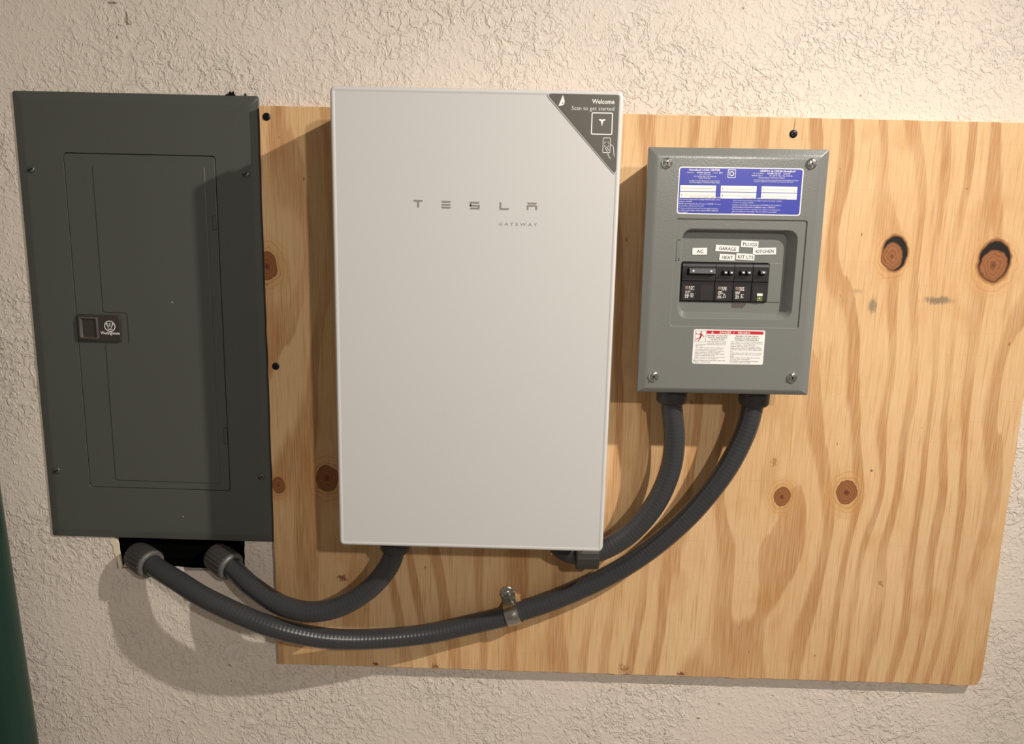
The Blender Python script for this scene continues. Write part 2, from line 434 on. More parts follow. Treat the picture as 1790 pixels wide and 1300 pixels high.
b = mesh('panel', (V, F), ['ply', 'edge'], ply)
for p in b.data.polygons:
    if abs(p.normal.y) < 0.5 or p.center.y > 0.01: p.material_index = 1
for (u, v) in ((-0.3349, 0.3055), (0.4767, 0.298), (-0.3337, -0.0862)):
    hd, sl = dome_screw(.0060, .0022, u, v, 0, ang=.7, cross=True)
    s = auto_smooth(mesh('screw', hd, 'blackscrew', ply), 50); s['label'] = 'black screw head'
    mesh('drive_recess', sl, 'black', s)
mesh('split', poly([(0.4762, .3025), (0.4772, .3025), (0.4776, .3215), (0.4771, .3215)], .0006, -.0001), 'ink', ply)

# ------------------------------------------------------------------ old dark grey breaker panel
PX, PZ, PW, PH, PY = -0.5450, -0.0307, 0.3873, 0.7376, 0.0130
pan = thing('breaker_panel', 'dark grey metal breaker panel with closed door, set in the wall at left', 'breaker panel', (PX, PY, PZ - PH / 2 + Z0))
def pm(name, vf, m, parent=pan, **k):
    return mesh(name, shift(vf, 0, 0, PH / 2) if parent is pan or True else vf, m, parent, **k)
w, hh = PW / 2, PH / 2
D = (-0.1205, -0.2778, 0.1226, 0.2772)
cover = loft([at(rrect(-w, -hh, w, hh, .004), YW - PY), at(rrect(-w, -hh, w, hh, .004), .0030), at(rrect(-w + .0008, -hh + .0008, w - .0008, hh - .0008, .004), .0021),
              at(rrect(-w + .0125, -hh + .0125, w - .0125, hh - .0125, .004), 0.0002), at(rrect(-w + .015, -hh + .015, w - .015, hh - .015, .003), 0),
              at(rrect(*D, .005), 0), at(rrect(D[0] + .0006, D[1] + .0006, D[2] - .0006, D[3] - .0006, .005), .0008), at(rrect(D[0] + .0006, D[1] + .0006, D[2] - .0006, D[3] - .0006, .005), .0045)], False, True)
auto_smooth(pm('cover', cover, 'oldgrey'), 40)
g = .0016
door = pm('door', plate(D[0] + g, D[1] + g, D[2] - g, D[3] - g, .0045, -.0004, .0045, .0008), 'oldgrey')
auto_smooth(door, 40)
emb = [(-.0742, -.2635), (.1055, -.2645), (.1052, .2600), (-.0742, .2600), (-.0742, .0250), (-.0345, .0242), (-.0345, -.0262), (-.0742, -.0262)]
emb = [(.1055, -.2640), (.1052, .2602), (-.0742, .2595), (-.0742, .0243), (-.0350, .0240), (-.0350, -.0268), (-.0742, -.0265), (-.0742, -.2632)]
e0 = round_poly(emb, .005); e1 = inset_poly(e0, .0012)
auto_smooth(pm('raised_panel', loft([at(e0, .0006), at(e0, -.0006), at(inset_poly(e0, .0004), -.0013), at(e1, -.0016)], False, True), 'oldgrey', door), 50)
for (u0, v0, u1, v1) in ((.1130, .1615, .1192, .1845), (.1150, -.1940, .1212, -.1655)):
    fr = loft([at(rrect(u0, v0, u1, v1, .0006, 2), -.0002), at(rrect(u0, v0, u1, v1, .0006, 2), -.0007), at(rrect(u0 + .0010, v0 + .0010, u1 - .0004, v1 - .0010, .0005, 2), -.0007), at(rrect(u0 + .0010, v0 + .0010, u1 - .0004, v1 - .0010, .0005, 2), -.0002)])
    pm('hinge', fr, 'latch', door)
# latch: low plate with a raised grip on the left, maker's mark on the right
lt = pm('latch', join(plate(-.1178, -.0240, -.0462, .0205, 0, -.0042, .0035, .0014)), 'latch')
auto_smooth(lt, 40); lt['label'] = 'black plastic latch with round maker mark'
grip = loft([at(rrect(-.1135, -.0200, -.0815, .0170, .003), -.0040), at(rrect(-.1135, -.0200, -.0815, .0170, .003), -.0066), at(rrect(-.1125, -.0190, -.0825, .0160, .003), -.0074),
             at(rrect(-.1108, -.0168, -.0840, .0145, .002), -.0074), at(rrect(-.1035, -.0150, -.0880, .0125, .0012), .0015)], False, True)
auto_smooth(pm('grip', grip, 'latchlid', lt), 40)
pm('grip_recess', plate(-.1040, -.0152, -.0878, .0130, .0016, -.0020, .0012, .0003), 'black', lt)
yl = -.0046; cxm, czm = -.0628, .0022
ring = loft([at([(cxm + .0092 * math.cos(q * PI / 16), czm + .0092 * math.sin(q * PI / 16)) for q in range(32)], yl), at([(cxm + .0078 * math.cos(q * PI / 16), czm + .0078 * math.sin(q * PI / 16)) for q in range(32)], yl)])
wm = stroke([(cxm - .0048, czm + .0034), (cxm - .0024, czm - .0022), (cxm, czm + .0026), (cxm + .0024, czm - .0022), (cxm + .0048, czm + .0034)], .0017, yl)
dots = [lathe([(0, .0013), (.0002, .0013)], (cxm + q, yl + .0001, czm + .0038), (0, -1, 0), 10) for q in (-.0048, 0, .0048)]
pm('lettering', join(ring, wm, rect(cxm - .0038, czm - .0056, cxm + .0038, czm - .0040, yl), text('Westinghouse', .0068, cxm - .0004, -.0112, yl, 'CENTER', .0315, .02), *dots), 'whiteprint', lt)
for (u, v) in ((-.1724, .2496), (.1700, .2504), (-.1743, -.2492), (.1762, -.2501)):
    a, s = dome_screw(.0056, .0030, u, v, 0, ang=.55)
    q = mesh('cover_screw', shift(a, 0, 0, PH / 2), 'oldscrew', pan); auto_smooth(q, 50)
    mesh('slot', shift(s, 0, 0, PH / 2), 'black', q)
pm('paint_chip', lathe([(0, .0010), (.0003, .0008)], (.041, -.0016, .0440), (0, -1, 0), 7), 'whiteprint')
pm('paint_chip', lathe([(0, .0007), (.0003, .0006)], (.038, 0, -.3260), (0, -1, 0), 7), 'whiteprint')

# ------------------------------------------------------------------ white energy gateway
GW, GH, GD = 0.3979, 0.660, 0.149
gat = thing('energy_gateway', 'large white rectangular cabinet with grey lettering mounted on plywood', 'electrical cabinet', (0.0, 0, -GH / 2 + Z0), -0.0025)
def gm(name, vf, m, parent=gat, **k): return mesh(name, shift(vf, 0, 0, GH / 2), m, parent, **k)
w, hh = GW / 2, GH / 2
body = loft([at(rrect(-w + .006, -hh + .006, w - .006, hh - .006, .008), -.0003), at(rrect(-w + .004, -hh + .004, w - .004, hh - .004, .009), -.012), at(rrect(-w + .004, -hh + .004, w - .004, hh - .004, .009), -.122)], True, True)
auto_smooth(gm('body', body, 'whiteback'), 40)
fr = []
for (ins, y) in ((.0012, -.118), (0, -.119), (0, -.1400), (.0004, -.1440), (.0014, -.1470), (.0028, -.1485), (.0045, -.1490), (.0062, -.1486), (.0074, -.1482)):
    fr.append(at(rrect(-w + ins, -hh + ins, w - ins, hh - ins, max(.0085 - ins, .002), 6), y))
auto_smooth(gm('front_cover', loft(fr, True, True), 'white'), 45)
YF = -.1482
def tesla():
    P = []
    H = .0100; v0 = .1712; y = YF - .0003
    def bar(cx, v, wd, th, k=.0014, up=True):          # horizontal stroke with slanted ends
        a, b = (wd / 2, wd / 2 - k) if up else (wd / 2 - k, wd / 2)
        P.append(flat([(cx - b, v), (cx + b, v), (cx + a, v + th), (cx - a, v + th)], y))
    th = .0022
    bar(-.0785, v0 + H - th, .0136, th); P.append(rect(-.0797, v0, -.0773, v0 + H - th, y))
    for q in (0, 1, 2): bar(-.0397, v0 - .0006 + (H - th) * q / 2, .0136, th)
    c = -.0002; vv = v0 - .0008
    P.append(flat([(c - .0068, vv + H - th), (c + .0056, vv + H - th), (c + .0070, vv + H), (c - .0068, vv + H)], y))
    P.append(rect(c - .0068, vv + (H - th) / 2, c - .0046, vv + H - th, y)); P.append(rect(c - .0068, vv + (H - th) / 2 - .0003, c + .0068, vv + (H + th) / 2 - .0003, y))
    P.append(rect(c + .0046, vv, c + .0068, vv + (H - th) / 2, y)); P.append(flat([(c - .0070, vv), (c + .0046, vv), (c + .0046, vv + th), (c - .0056, vv + th)], y))
    c = .0409
    P.append(rect(c - .0066, vv, c - .0043, vv + H, y)); P.append(flat([(c - .0043, vv), (c + .0056, vv), (c + .0070, vv + th), (c - .0043, vv + th)], y))
    c = .0790; vv = v0 - .0004
    bar(c, vv + H - th, .0136, th); P.append(rect(c - .0070, vv + .0046, c + .0070, vv + .0046 + th * .95, y)); P.append(rect(c - .0070, vv, c - .0048, vv + .0046, y)); P.append(rect(c + .0048, vv, c + .0070, vv + .0046, y))
    return [join(*P[a:b]) for a, b in ((0, 2), (2, 5), (5, 10), (10, 12), (12, 16))]
for vf in tesla(): gm('letter', vf, 'greyprint')
gm('lettering', text('GATEWAY', .0062, .0335, .1490, YF - .0003, 'LEFT', .0532, -.012, 1.6), 'greyprint')
# corner sticker
tri = [(.0965, .3240), (.1925, .2240), (.1925, .3240)]
tri = [(.1925, .2205), (.1925, .3245), (.0955, .3245)]
lip = [(.1925, .2180), (.1925, .3245), (.0925, .3245)]
film = gm('corner_sticker', poly(round_poly(lip, .0035), YF + .0002, YF - .0007), 'film'); film['label'] = 'olive triangular sticker with white welcome print'
gm('sticker_face', poly(round_poly(tri, .0032), YF - .0006, YF - .0012), 'olive', film)
ys = YF - .0014
fl = [(.1165, .3228), (.1180, .3195), (.1192, .3150), (.1188, .3118), (.1172, .3098), (.1145, .3092), (.1118, .3090), (.1108, .3082), (.1120, .3112), (.1140, .3165)]
logo = flat(fl, ys)
prints = [logo, text('Welcome', .0083, .1860, .3127, ys, 'RIGHT', .0300, .018), text('Scan to get started', .0076, .1860, .3040, ys, 'RIGHT', .0570, -.006)]
rr0, rr1 = rrect(.1560, .2725, .1850, .3015, .0022), rrect(.1574, .2739, .1836, .3001, .0010)
prints.append(loft([at(rr0, ys), at(rr1, ys)]))
tx, tz = .1705, .2905
prints.append(flat([(tx - .0046, tz + .0020), (tx - .0042, tz + .0007), (tx - .0018, tz + .0002), (tx, tz - .0070), (tx + .0018, tz + .0002), (tx + .0042, tz + .0007), (tx + .0046, tz + .0020), (tx + .0020, tz + .0026), (tx, tz + .0014), (tx - .0020, tz + .0026)], ys))
ph = rrect(.1728, .2490, .1832, .2690, .0014)
prints.append(loft([at(ph, ys), at(rrect(.1735, .2497, .1825, .2683, .0009), ys)]))
for (a, b, c, d) in ((.1752, .2632, 1, -1), (.1808, .2632, -1, -1), (.1752, .2572, 1, 1), (.1808, .2572, -1, 1)):
    prints.append(stroke([(a, b + d * .0020), (a, b), (a + c * .0020, b)], .0006, ys))
hand = [(.1832, .2600), (.1862, .2585), (.1874, .2560), (.1880, .2510), (.1890, .2445)]
prints.append(stroke([tuple(p) for p in curve_pts(hand)], .0007, ys))
hand = [(.1842, .2418), (.1812, .2450), (.1796, .2500), (.1772, .2540), (.1772, .2556), (.1786, .2558), (.1808, .2532), (.1832, .2516)]
prints.append(stroke([tuple(p) for p in curve_pts(hand)], .0007, ys))
gm('lettering', join(*prints), 'whiteprint', film)
gm('logo_eye', flat([(.1158, .3118), (.1174, .3118), (.1167, .3140)], ys - .0002), 'olive', film)

# ------------------------------------------------------------------ grey load centre
LX, LZ, LA, LW, LH = 0.3718, 0.0867, 0.0076, 0.2566, 0.3570
lc = thing('load_center', 'mid grey steel load centre with exposed black breakers and blue label', 'breaker box', (LX + LH / 2 * math.sin(LA), 0, LZ - LH / 2 * math.cos(LA) + Z0), -LA)
BACK = [0.0]
def lm(name, vf, m, parent=lc, **k): return mesh(name, shift(vf, 0, BACK[0], LH / 2), m, parent, **k)
w, hh = LW / 2, LH / 2
YC, YE, Y1, Y2 = -.0980, -.0935, -.0962, -.0812        # face, rim, first recess, breaker recess
R1 = (-.0850, -.0780, .1050, .0795); R2 = (-.0735, -.0640, .0920, .0640); R3 = (-.0705, -.0580, .0830, .0605); OP = (-.0690, -.0420, .0585, .0172)
i3 = (-.0150, -.0150)
auto_smooth(lm('box', loft([at(rrect(-w + .0175, -hh + .012, w - .006, hh - .012, .002), q) for q in (-.0002, -.0885)], True, False), 'grey'), 40)
cov = loft([at(rrect(-w + .001, -hh + .001, w - .001, hh - .001, .0012), -.0800), at(rrect(-w, -hh, w, hh, .0012), YE), at(rrect(-w + .0006, -hh + .0006, w - .0006, hh - .0006, .0012), YE - .0008),
            *[at(rrect(-w + .0146 - q, -hh + .0085 - q * .45, w - .0156 + q, hh - .0150 + q, .0013), YC + q * q / .036) for q in (.0070, .0058, .0046, .0034, .0022, .0010)], at(rrect(-w + .0146, -hh + .0085, w - .0156, hh - .0150, .0012), YC),
            at(rrect(*R1, .0035), YC), at(rrect(R1[0] + .0003, R1[1] + .0003, R1[2] - .0003, R1[3] - .0003, .0035), YC + .0004), at(rrect(R1[0] + .0012, R1[1] + .0012, R1[2] - .0012, R1[3] - .0012, .003), Y1),
            at(rrect(R2[0] - .0015, R2[1] - .0015, R2[2] + .0015, R2[3] + .0015, .0140, 6)[::1] if False else rrect(R2[0] - .0015, R2[1] - .0015, R2[2] + .0015, R2[3] + .0015, .0140), Y1),
            at(rrect(*R2, .0130), Y1 + .0012), at(rrect(R3[0], R3[1], R3[2], R3[3], .0105), Y2 - .0010), at(rrect(R3[0] + .0008, R3[1] + .0008, R3[2] - .0008, R3[3] - .0008, .0100), Y2),
            at(rrect(*OP, .0006), Y2), at(rrect(*OP, .0006), -.0650)], False, False)
auto_smooth(lm('cover', cov, 'grey'), 30)
lm('interior', rect(OP[0] - .01, OP[1] - .01, OP[2] + .01, OP[3] + .01, -.0655), 'black')
lm('filler_plate', plate(.0598, -.0405, .0790, .0168, Y2 + .001, Y2 - .0014, .0006, .0004), 'grey')
lm('slot', flat([(.0085, -.0428), (.0300, -.0428), (.0300, -.0440), (.0255, -.0500), (.0085, -.0500)], Y2 - .0003), 'latchlid')  # flat dark trapezoid painted as the breakers' shadow, no opening here
hg = lm('hinge_tab', join(plate(-.0812, .0220, -.0752, .0480, Y1 + .0005, Y1 - .0006, .0008, .0003), plate(-.0812, .0192, -.0790, .0212, Y1 + .0005, Y1 - .0012, .0006, .0004), plate(-.0770, .0196, -.0748, .0216, Y1 + .0005, Y1 - .0012, .0006, .0004)), 'grey')
lm('hinge_slot', rect(-.0808, .0478, -.0758, .0490, Y1 - .0004), 'black', hg)
for k, (u, v, a) in enumerate(((-.1020, .1563, .75), (.1030, .1586, .05), (-.1052, -.1538, -.55), (.1012, -.1515, .5))):
    hd, s = dome_screw(.0078, .0036, u, v, YC, ang=a, cross=True)
    q = mesh('cover_screw', shift(hd, 0, 0, LH / 2), 'chrome', lc); auto_smooth(q, 50); q['label'] = 'shiny zinc screw'
    mesh('slot', shift(s, 0, 0, LH / 2), 'oldscrew', q)
# breakers
BACK[0] = .0036
def breaker_body(u0, u1):
    prof = [(.0160, -.070), (.0160, -.0880), (.0140, -.0896), (.0110, -.0905), (-.0100, -.0905), (-.0118, -.0890), (-.0395, -.0884), (-.0410, -.0870), (-.0410, -.070)]
    return loft([[(u0, y, v) for v, y in prof], [(u1, y, v) for v, y in prof]], True, True)
def lever(u0, u1, v0, v1):
    prof = [(v0, -.0895), (v0 + .001, -.0978), (v0 + .0022, -.0992), (v1 - .001, -.0972), (v1, -.0895)]
    return loft([[(u0, y, v) for v, y in prof], [(u1, y, v) for v, y in prof]], True, True)
def dashes(u0, u1, v1, rows, dv, y, seed):
    rnd = random.Random(seed); P = []
    for k in range(rows):
        u = u0 + rnd.uniform(0, .0012)
        while u < u1 - .0008:
            l = rnd.uniform(.0006, .0026)
            P.append(rect(u, v1 - k * dv, min(u + l, u1), v1 - k * dv + dv * .55, y)); u += l + rnd.uniform(.0004, .0014)
    return join(*P)
yb = -.0887
def breaker(label, u0, u1, modules, levers, print_u, seed):
    b = lm('breaker', breaker_body(u0, u1), 'breaker'); b['label'] = label
    for (a, c) in modules: lm('lower_face', plate(a, -.0395, c, -.0125, -.0880, -.0889, .0008, .0003), 'breakermid', b)
    for (a, c, v0, v1, marks) in levers:
        q = lm('lever', lever(a, c, v0, v1), 'handle', b)
        for mu in marks: lm('rating_mark', rect(mu - .0014, (v0 + v1) / 2 - .0005, mu + .0014, (v0 + v1) / 2 + .0017, -.0993), 'whiteprint', b)
    if print_u is not None:
        pu = print_u
        lm('lettering', join(dashes(pu + .0052, pu + .0130, -.0200, 3, .0020, yb - .0004, seed), dashes(pu, pu + .0080, -.0268, 2, .0021, yb - .0004, seed + 1), dashes(pu, pu + .0060, -.0315, 3, .0022, yb - .0004, seed + 2), dashes(pu + .0080, pu + .0125, -.0305, 3, .0022, yb - .0004, seed + 3)), 'whiteprint', b)
        lm('maker_mark', join(loft([at(rrect(pu + .0004, -.0228, pu + .0044, -.0188, .0003, 1), yb - .0004), at(rrect(pu + .0011, -.0221, pu + .0037, -.0195, .0003, 1), yb - .0004)]), rect(pu + .0018, -.0214, pu + .0030, -.0202, yb - .0004)), 'orangeink', b)
    return b
breaker('wide double breaker with a bar joining two levers', -.0686, -.0200, ((-.0670, -.0475), (-.0405, -.0215)), ((-.0600, -.0218, -.0012, .0090, (-.0545, -.0285)),), -.0630, 11)
breaker('narrow tandem breaker below the garage and heat tags', -.0192, .0074, ((-.0180, .0062),), ((-.0100, -.0042, -.0010, .0055, (-.0070,)), (-.0016, .0042, -.0010, .0055, (.0014,))), -.0148, 21)
breaker('narrow tandem breaker below the plugs and kit lights tags', .0082, .0344, ((.0092, .0334),), ((.0160, .0216, -.0006, .0060, (.0188,)), (.0244, .0300, -.0006, .0060, (.0272,))), .0112, 31)
kb = breaker('single breaker with white and green test button', .0354, .0580, ((.0370, .0566),), ((.0440, .0520, -.0002, .0068, (.0480,)),), None, 41)
auto = lm('test_button', plate(.0432, -.0392, .0516, -.0282, -.0885, -.0900, .0006, .0004), 'testgreen', kb)
lm('button_top', plate(.0432, -.0312, .0516, -.0278, -.0888, -.0906, .0004, .0003), 'paper', kb)
lm('button_dot', rect(.0464, -.0356, .0482, -.0340, -.0902), 'paper', kb)
# printed tape strips
BACK[0] = 0.0
yt = Y2 - .0004
for (s, u, v, a, wd, hg_) in (('AC', -.0442, .0325, .030, .0215, .0098), ('GARAGE', -.0040, .0372, -.040, .0345, .0092), ('PLUGS', .0284, .0440, -.040, .0255, .0092),
                              ('KITCHEN', .0508, .0342, .030, .0340, .0098), ('HEAT', -.0032, .0243, -.030, .0230, .0090), ('KIT LTS', .0234, .0255, -.035, .0270, .0092)):
    st = lm('label_strip', shift(plate(-wd / 2, -hg_ / 2, wd / 2, hg_ / 2, 0, -.0004, .0003, .0001, 2), u, yt, v, a), 'paper'); st['label'] = 'white tape strip printed ' + s
    lm('lettering', shift(text(s, .0068, 0.0006, -.0025, -.0006, 'CENTER', {'AC': .0098, 'GARAGE': .0252, 'PLUGS': .0205, 'KITCHEN': .0262, 'HEAT': .0156, 'KIT LTS': .0226}[s], .004), u, yt, v, a), 'ink', st)
# blue rating label
B = (-.0845, .0855, .0930, .1518)
bl = lm('rating_label', plate(*B, YC, YC - .0004, .0042, .0001), 'paper'); bl['label'] = 'blue rating label with six white circuit boxes'
yq = YC - .0005
lm('blue_field', flat(rrect(B[0] + .0016, B[1] + .0016, B[2] - .0016, B[3] - .0016, .0032), yq), 'blue', bl)
yq -= .0001
def bu(px): return B[0] + (px - 160) / 1460 * (B[2] - B[0]) if False else px
T = []
def tl(s, c, v, wd, size=.0032, bold=0.0, al='CENTER'): T.append(text(s, size, c, v, yq, al, wd, bold, res=1))
tl('Homeline\u00ae LOAD CENTER', -.0478, .1462, .0440, .0040, .022)
tl('Catalog No.', -.0680, .1432, .0110, .0026); tl('HOM6-12L100', -.0492, .1430, .0190, .0030, .024); tl('Series', -.0318, .1432, .0062, .0026); tl('S01', -.0248, .1430, .0046, .0030, .022)
tl('Type 1 Enclosure', -.0470, .1404, .0170, .0026); tl('120 / 240 Vac Max. 1 Ph. 50/60 Hz', -.0470, .1378, .0315, .0026, .008); tl('Mains 100 A Max.', -.0470, .1354, .0165, .0026, .008)
tl('See table or Service Equipment rating, if included.', -.0470, .1318, .0445, .0025); tl('See Wiring diagram for additional voltage ratings.', -.0470, .1294, .0435, .0025)
tl('CENTRO de CARGA Homeline\u00ae', .0560, .1462, .0510, .0040, .022)
tl('No. de Cat\u00e1logo', .0290, .1432, .0150, .0026); tl('HOM6-12L100', .0510, .1430, .0190, .0030, .024); tl('Serie S01', .0690, .1431, .0095, .0028, .02)
tl('Gabinete Tipo 1', .0268, .1402, .0150, .0026, .008); tl('120 / 240 V~ M\u00e1x. 1 fase, 50/60 Hz', .0610, .1402, .0330, .0026, .008); tl('L\u00ednea principal de 100 A (valor m\u00e1ximo)', .0480, .1374, .0370, .0026, .008)
tl('Consulte las tablas de valor nominal del equipo de acometida, si se incluye.', .0545, .1342, .0640, .0024); tl('Consulte el diagrama de alambrado para tensiones adicionales.', .0515, .1320, .0570, .0024)
for (rows, u0, v0, dv) in (((('CLOSE ALL UNUSED OPENINGS. USE FILLER PLATES', .0470, .010, -.0700 + .002), ('Close unused circuit breaker openings with filler plates. Order', .0590, 0, -.0820), ('catalog no. HOMFP.', .0190, 0, -.0820), ('Handle of automatically tripped breaker is TRIPPED. To reset,', .0600, 0, -.0820), ('move handle to OFF position, then ON.', .0360, 0, -.0820), ('To disconnect all load conductors from the supply conductors,', .0570, 0, -.0820), ('use OFF circuit breaker handle marked MAIN / SERVICE', .0570, .006, -.0820), ('DISCONNECT.', .0140, .010, -.0820)), 0, .1110, .00310),
                           ((('PELIGRO: TENSI\u00d3N. CIERRE TODAS LAS ABERTURAS SIN USAR', .0640, .010, .0080), ('Cierre las aberturas del tablero sin utilizar con placas de relleno. Ordene', .0700, 0, -.0050), ('el n\u00famero de cat\u00e1logo HOMFP.', .0300, 0, -.0050), ('La palanca del interruptor disparado est\u00e1 en DISPARADO. Para restablecer,', .0700, 0, -.0050), ('mueva la palanca a la posici\u00f3n de ABIERTO, luego a CERRADO.', .0620, .004, -.0050), ('Para desconectar todos los conductores de carga de los de alimentaci\u00f3n,', .0690, 0, -.0050), ('abra las palancas marcadas "desconectador principal"', .0640, .006, -.0050), ('Documento de acometida.', .0330, .010, -.0050)), 0, .1105, .00310)):
    for k, (s, wd, bo, u) in enumerate(rows): tl(s, u, v0 - .0022 - k * dv, wd, .00235, bo, 'LEFT')
c0 = rrect(-.0147, .1372, -.0035, .1488, .0004, 1); c1 = rrect(-.0139, .1380, -.0043, .1480, .0003, 1)
T.append(loft([at(c0, yq), at(c1, yq)]))
T.append(stroke([(-.0116, .1404), (-.0116, .1456), (-.0090, .1456), (-.0070, .1450), (-.0063, .1430), (-.0070, .1410), (-.0090, .1404)], .0013, yq, closed=True)); T.append(rect(-.0126, .1398, -.0108, .1409, yq)); T.append(rect(-.0126, .1451, -.0108, .1462, yq))
lm('lettering', join(*T), 'whiteprint', bl)
boxes, nums, lines = [], [], []
for k in range(3):
    for j in range(2):
        u0 = -.0812 + k * .0580; u1 = u0 + .0510; v1 = .1262 - j * .0094; v0 = v1 - .0084
        bx = lm('circuit_box', rect(u0, v0, u1, v1, yq), 'paper', bl)
        lm('circuit_number', text(str(k * 2 + j + 1), .0034, u0 + .0026, v0 + .0030, yq - .0002, 'CENTER', None, .01, res=1), 'ink', bl)
        nums.append(text('1', .0024, u1 - .0040, v0 + .0046, yq - .0002, 'CENTER', None, 0, res=1)); nums.append(text('2', .0024, u1 - .0040, v0 + .0010, yq - .0002, 'CENTER', None, 0, res=1))
        lines.append(rect(u0 + .0060, v0 + .0039, u1 - .0055, v0 + .0042, yq - .0002))
lm('half_mark', join(*nums), 'ink', bl)['kind'] = 'stuff'; lm('ruled_line', join(*lines), 'orangeink', bl)['kind'] = 'stuff'
# danger label
Dg = (-.0495, -.1330, .0562, -.0812)
dl = lm('danger_label', plate(*Dg, YC, YC - .0004, .0028, .0001), 'paper'); dl['label'] = 'white danger label with red header'
yd = YC - .0005
lm('red_band', rect(-.0300, -.0875, .0535, -.0828, yd), 'red', dl)
lm('header_lettering', join(text('DANGER', .0044, -.0110, -.0868, yd - .0001, 'LEFT', .0172, .012), text('PELIGRO', .0044, .0160, -.0868, yd - .0001, 'LEFT', .0178, .012), stroke([(.0094, -.0866), (.0108, -.0838)], .0005, yd - .0001),
                        flat([(-.0236, -.0868), (-.0200, -.0868), (-.0218, -.0836)], yd - .0001)), 'whiteprint', dl)
I = [loft([at(rrect(-.0470, -.1002, -.0308, -.0836, .0003, 1), yd), at(rrect(-.0466, -.0998, -.0312, -.0840, .0003, 1), yd)])]
def dt(s, u, v, wd, size=.0024, bo=0.0, al='LEFT'): I.append(text(s, size, u, v, yd, al, wd, bo, res=1))
for k, s in enumerate(('HAZARD OF ELECTRIC', 'SHOCK, EXPLOSION,', 'OR ARC FLASH')): dt(s, -.0136, -.0914 - k * .0029, (.0310, .0285, .0205)[k], .0029, .012, 'CENTER')
for k, s in enumerate(('PELIGRO DE DESCARGA', 'EL\u00c9CTRICA, EXPLOSI\u00d3N O', 'DESTELLO POR ARQUEO')): dt(s, .0300, -.0914 - k * .0029, (.0335, .0360, .0350)[k], .0029, .012, 'CENTER')
left = (('Apply appropriate personal', -.0285, .0272), ('protective equipment (PPE)', -.0285, .0278), ('and follow safe electrical work practices. See', -.0455, .0448), ('NFPA 70E.', -.0455, .0110), ('This equipment must only be installed and', -.0455, .0420), ('serviced by qualified electrical personnel.', -.0455, .0405), ('Turn off all power supplying this equipment', -.0455, .0430), ('before working on or inside equipment.', -.0455, .0380), ('Always use a properly rated voltage sensing', -.0460, .0440), ('device to confirm power is off.', -.0460, .0300), ('Replace all devices, doors, and covers before', -.0460, .0455), ('turning on power to this equipment.', -.0465, .0350))
for k, (s, u, wd) in enumerate(left): dt(s, u, -.0995 - k * .00238, wd, .0021, .004)
dt('Failure to follow these instructions will result', -.0482, -.1284, .0480, .0022, .012); dt('in death or serious injury.', -.0482, -.1309, .0270, .0022, .012)
right = (('Utilice equipo de protecci\u00f3n personal apropiado y', .0470), ('siga las pr\u00e1cticas de seguridad el\u00e9ctrica establecidas', .0470), ('por su compa\u00f1\u00eda, consulte NFPA 70E.', .0365), ('Solamente el personal el\u00e9ctrico especializado deber\u00e1', .0440), ('instalar y prestar servicio de mantenimiento al equipo.', .0470), ('Desenergice el equipo antes de realizar cualquier trabajo', .0465), ('en \u00e9l.', .0045), ('Siempre utilice un dispositivo detector de tensi\u00f3n', .0470), ('nominal adecuado para confirmar la desenergizaci\u00f3n.', .0465), ('del equipo.', .0060), ('Vuelva a colocar todos los dispositivos, puertas y', .0455), ('cubiertas antes de energizar.', .0300))
for k, (s, wd) in enumerate(right): dt(s, .0064, -.0995 - k * .00238, wd, .0021, .004)
dt('El incumplimiento de estas instrucciones podr\u00e1 causar', .0072, -.1284, .0420, .0022, .010); dt('la muerte o lesiones serias.', .0072, -.1309, .0300, .0022, .010)
lm('lettering', join(*I), 'ink', dl)
cx, cz = -.0385, -.0915
lm('pictogram', join(stroke([(cx - .0010, cz + .0045), (cx + .0005, cz + .0010), (cx - .0008, cz - .0020)], .0024, yd - .0001), stroke([(cx, cz + .0032), (cx - .0060, cz + .0030), (cx - .0075, cz + .0052)], .0009, yd - .0001), stroke([(cx + .0003, cz + .0036), (cx + .0050, cz - .0010)], .0010, yd - .0001),
                     stroke([(cx - .0002, cz - .0015), (cx - .0030, cz - .0030), (cx - .0075, cz - .0048)], .0012, yd - .0001), stroke([(cx - .0004, cz - .0015), (cx - .0015, cz - .0045), (cx - .0040, cz - .0075)], .0012, yd - .0001),
                     lathe([(0, .0011), (.0001, .0011)], (cx + .0004, yd, cz + .0062), (0, -1, 0), 10)), 'red', dl)

# ------------------------------------------------------------------ flexible conduits
def resample(pts, step):
    P = curve_pts(pts, 40); out = [P[0]]; acc = 0.0; L = [0.0]; tot = 0.0
    for a, b in zip(P, P[1:]): tot += (b - a).length; L.append(tot)
    n = int(tot / step); k = 0; out = []
    for i in range(n + 1):
        s = tot * i / n
        while k < len(L) - 2 and L[k + 1] < s: k += 1
        f = (s - L[k]) / max(L[k + 1] - L[k], 1e-9); out.append(P[k].lerp(P[k + 1], f))
    return out, tot
R0 = 0.0168
def tube(pts, r=R0, pitch=.0064, amp=.014, n=20, per=5):
    P, tot = resample(pts, pitch / per)
    t0 = (P[1] - P[0]).normalized(); a = t0.cross(Vector((0, 1, 0)))
    if a.length < .1: a = t0.cross(Vector((1, 0, 0)))
    a.normalize(); rings = []
    for i, p in enumerate(P):
        t = (P[min(i + 1, len(P) - 1)] - P[max(i - 1, 0)]).normalized()
        a = (a - t * a.dot(t)).normalized(); b = t.cross(a)
        q = i % per / per; rr = r * (1 + amp * (abs(math.sin(PI * q)) ** .6 - 1))
        rings.append([tuple(p + (a * math.cos(2 * PI * k / n) + b * math.sin(2 * PI * k / n)) * rr) for k in range(n)])
    return loft(rings, True, True), P
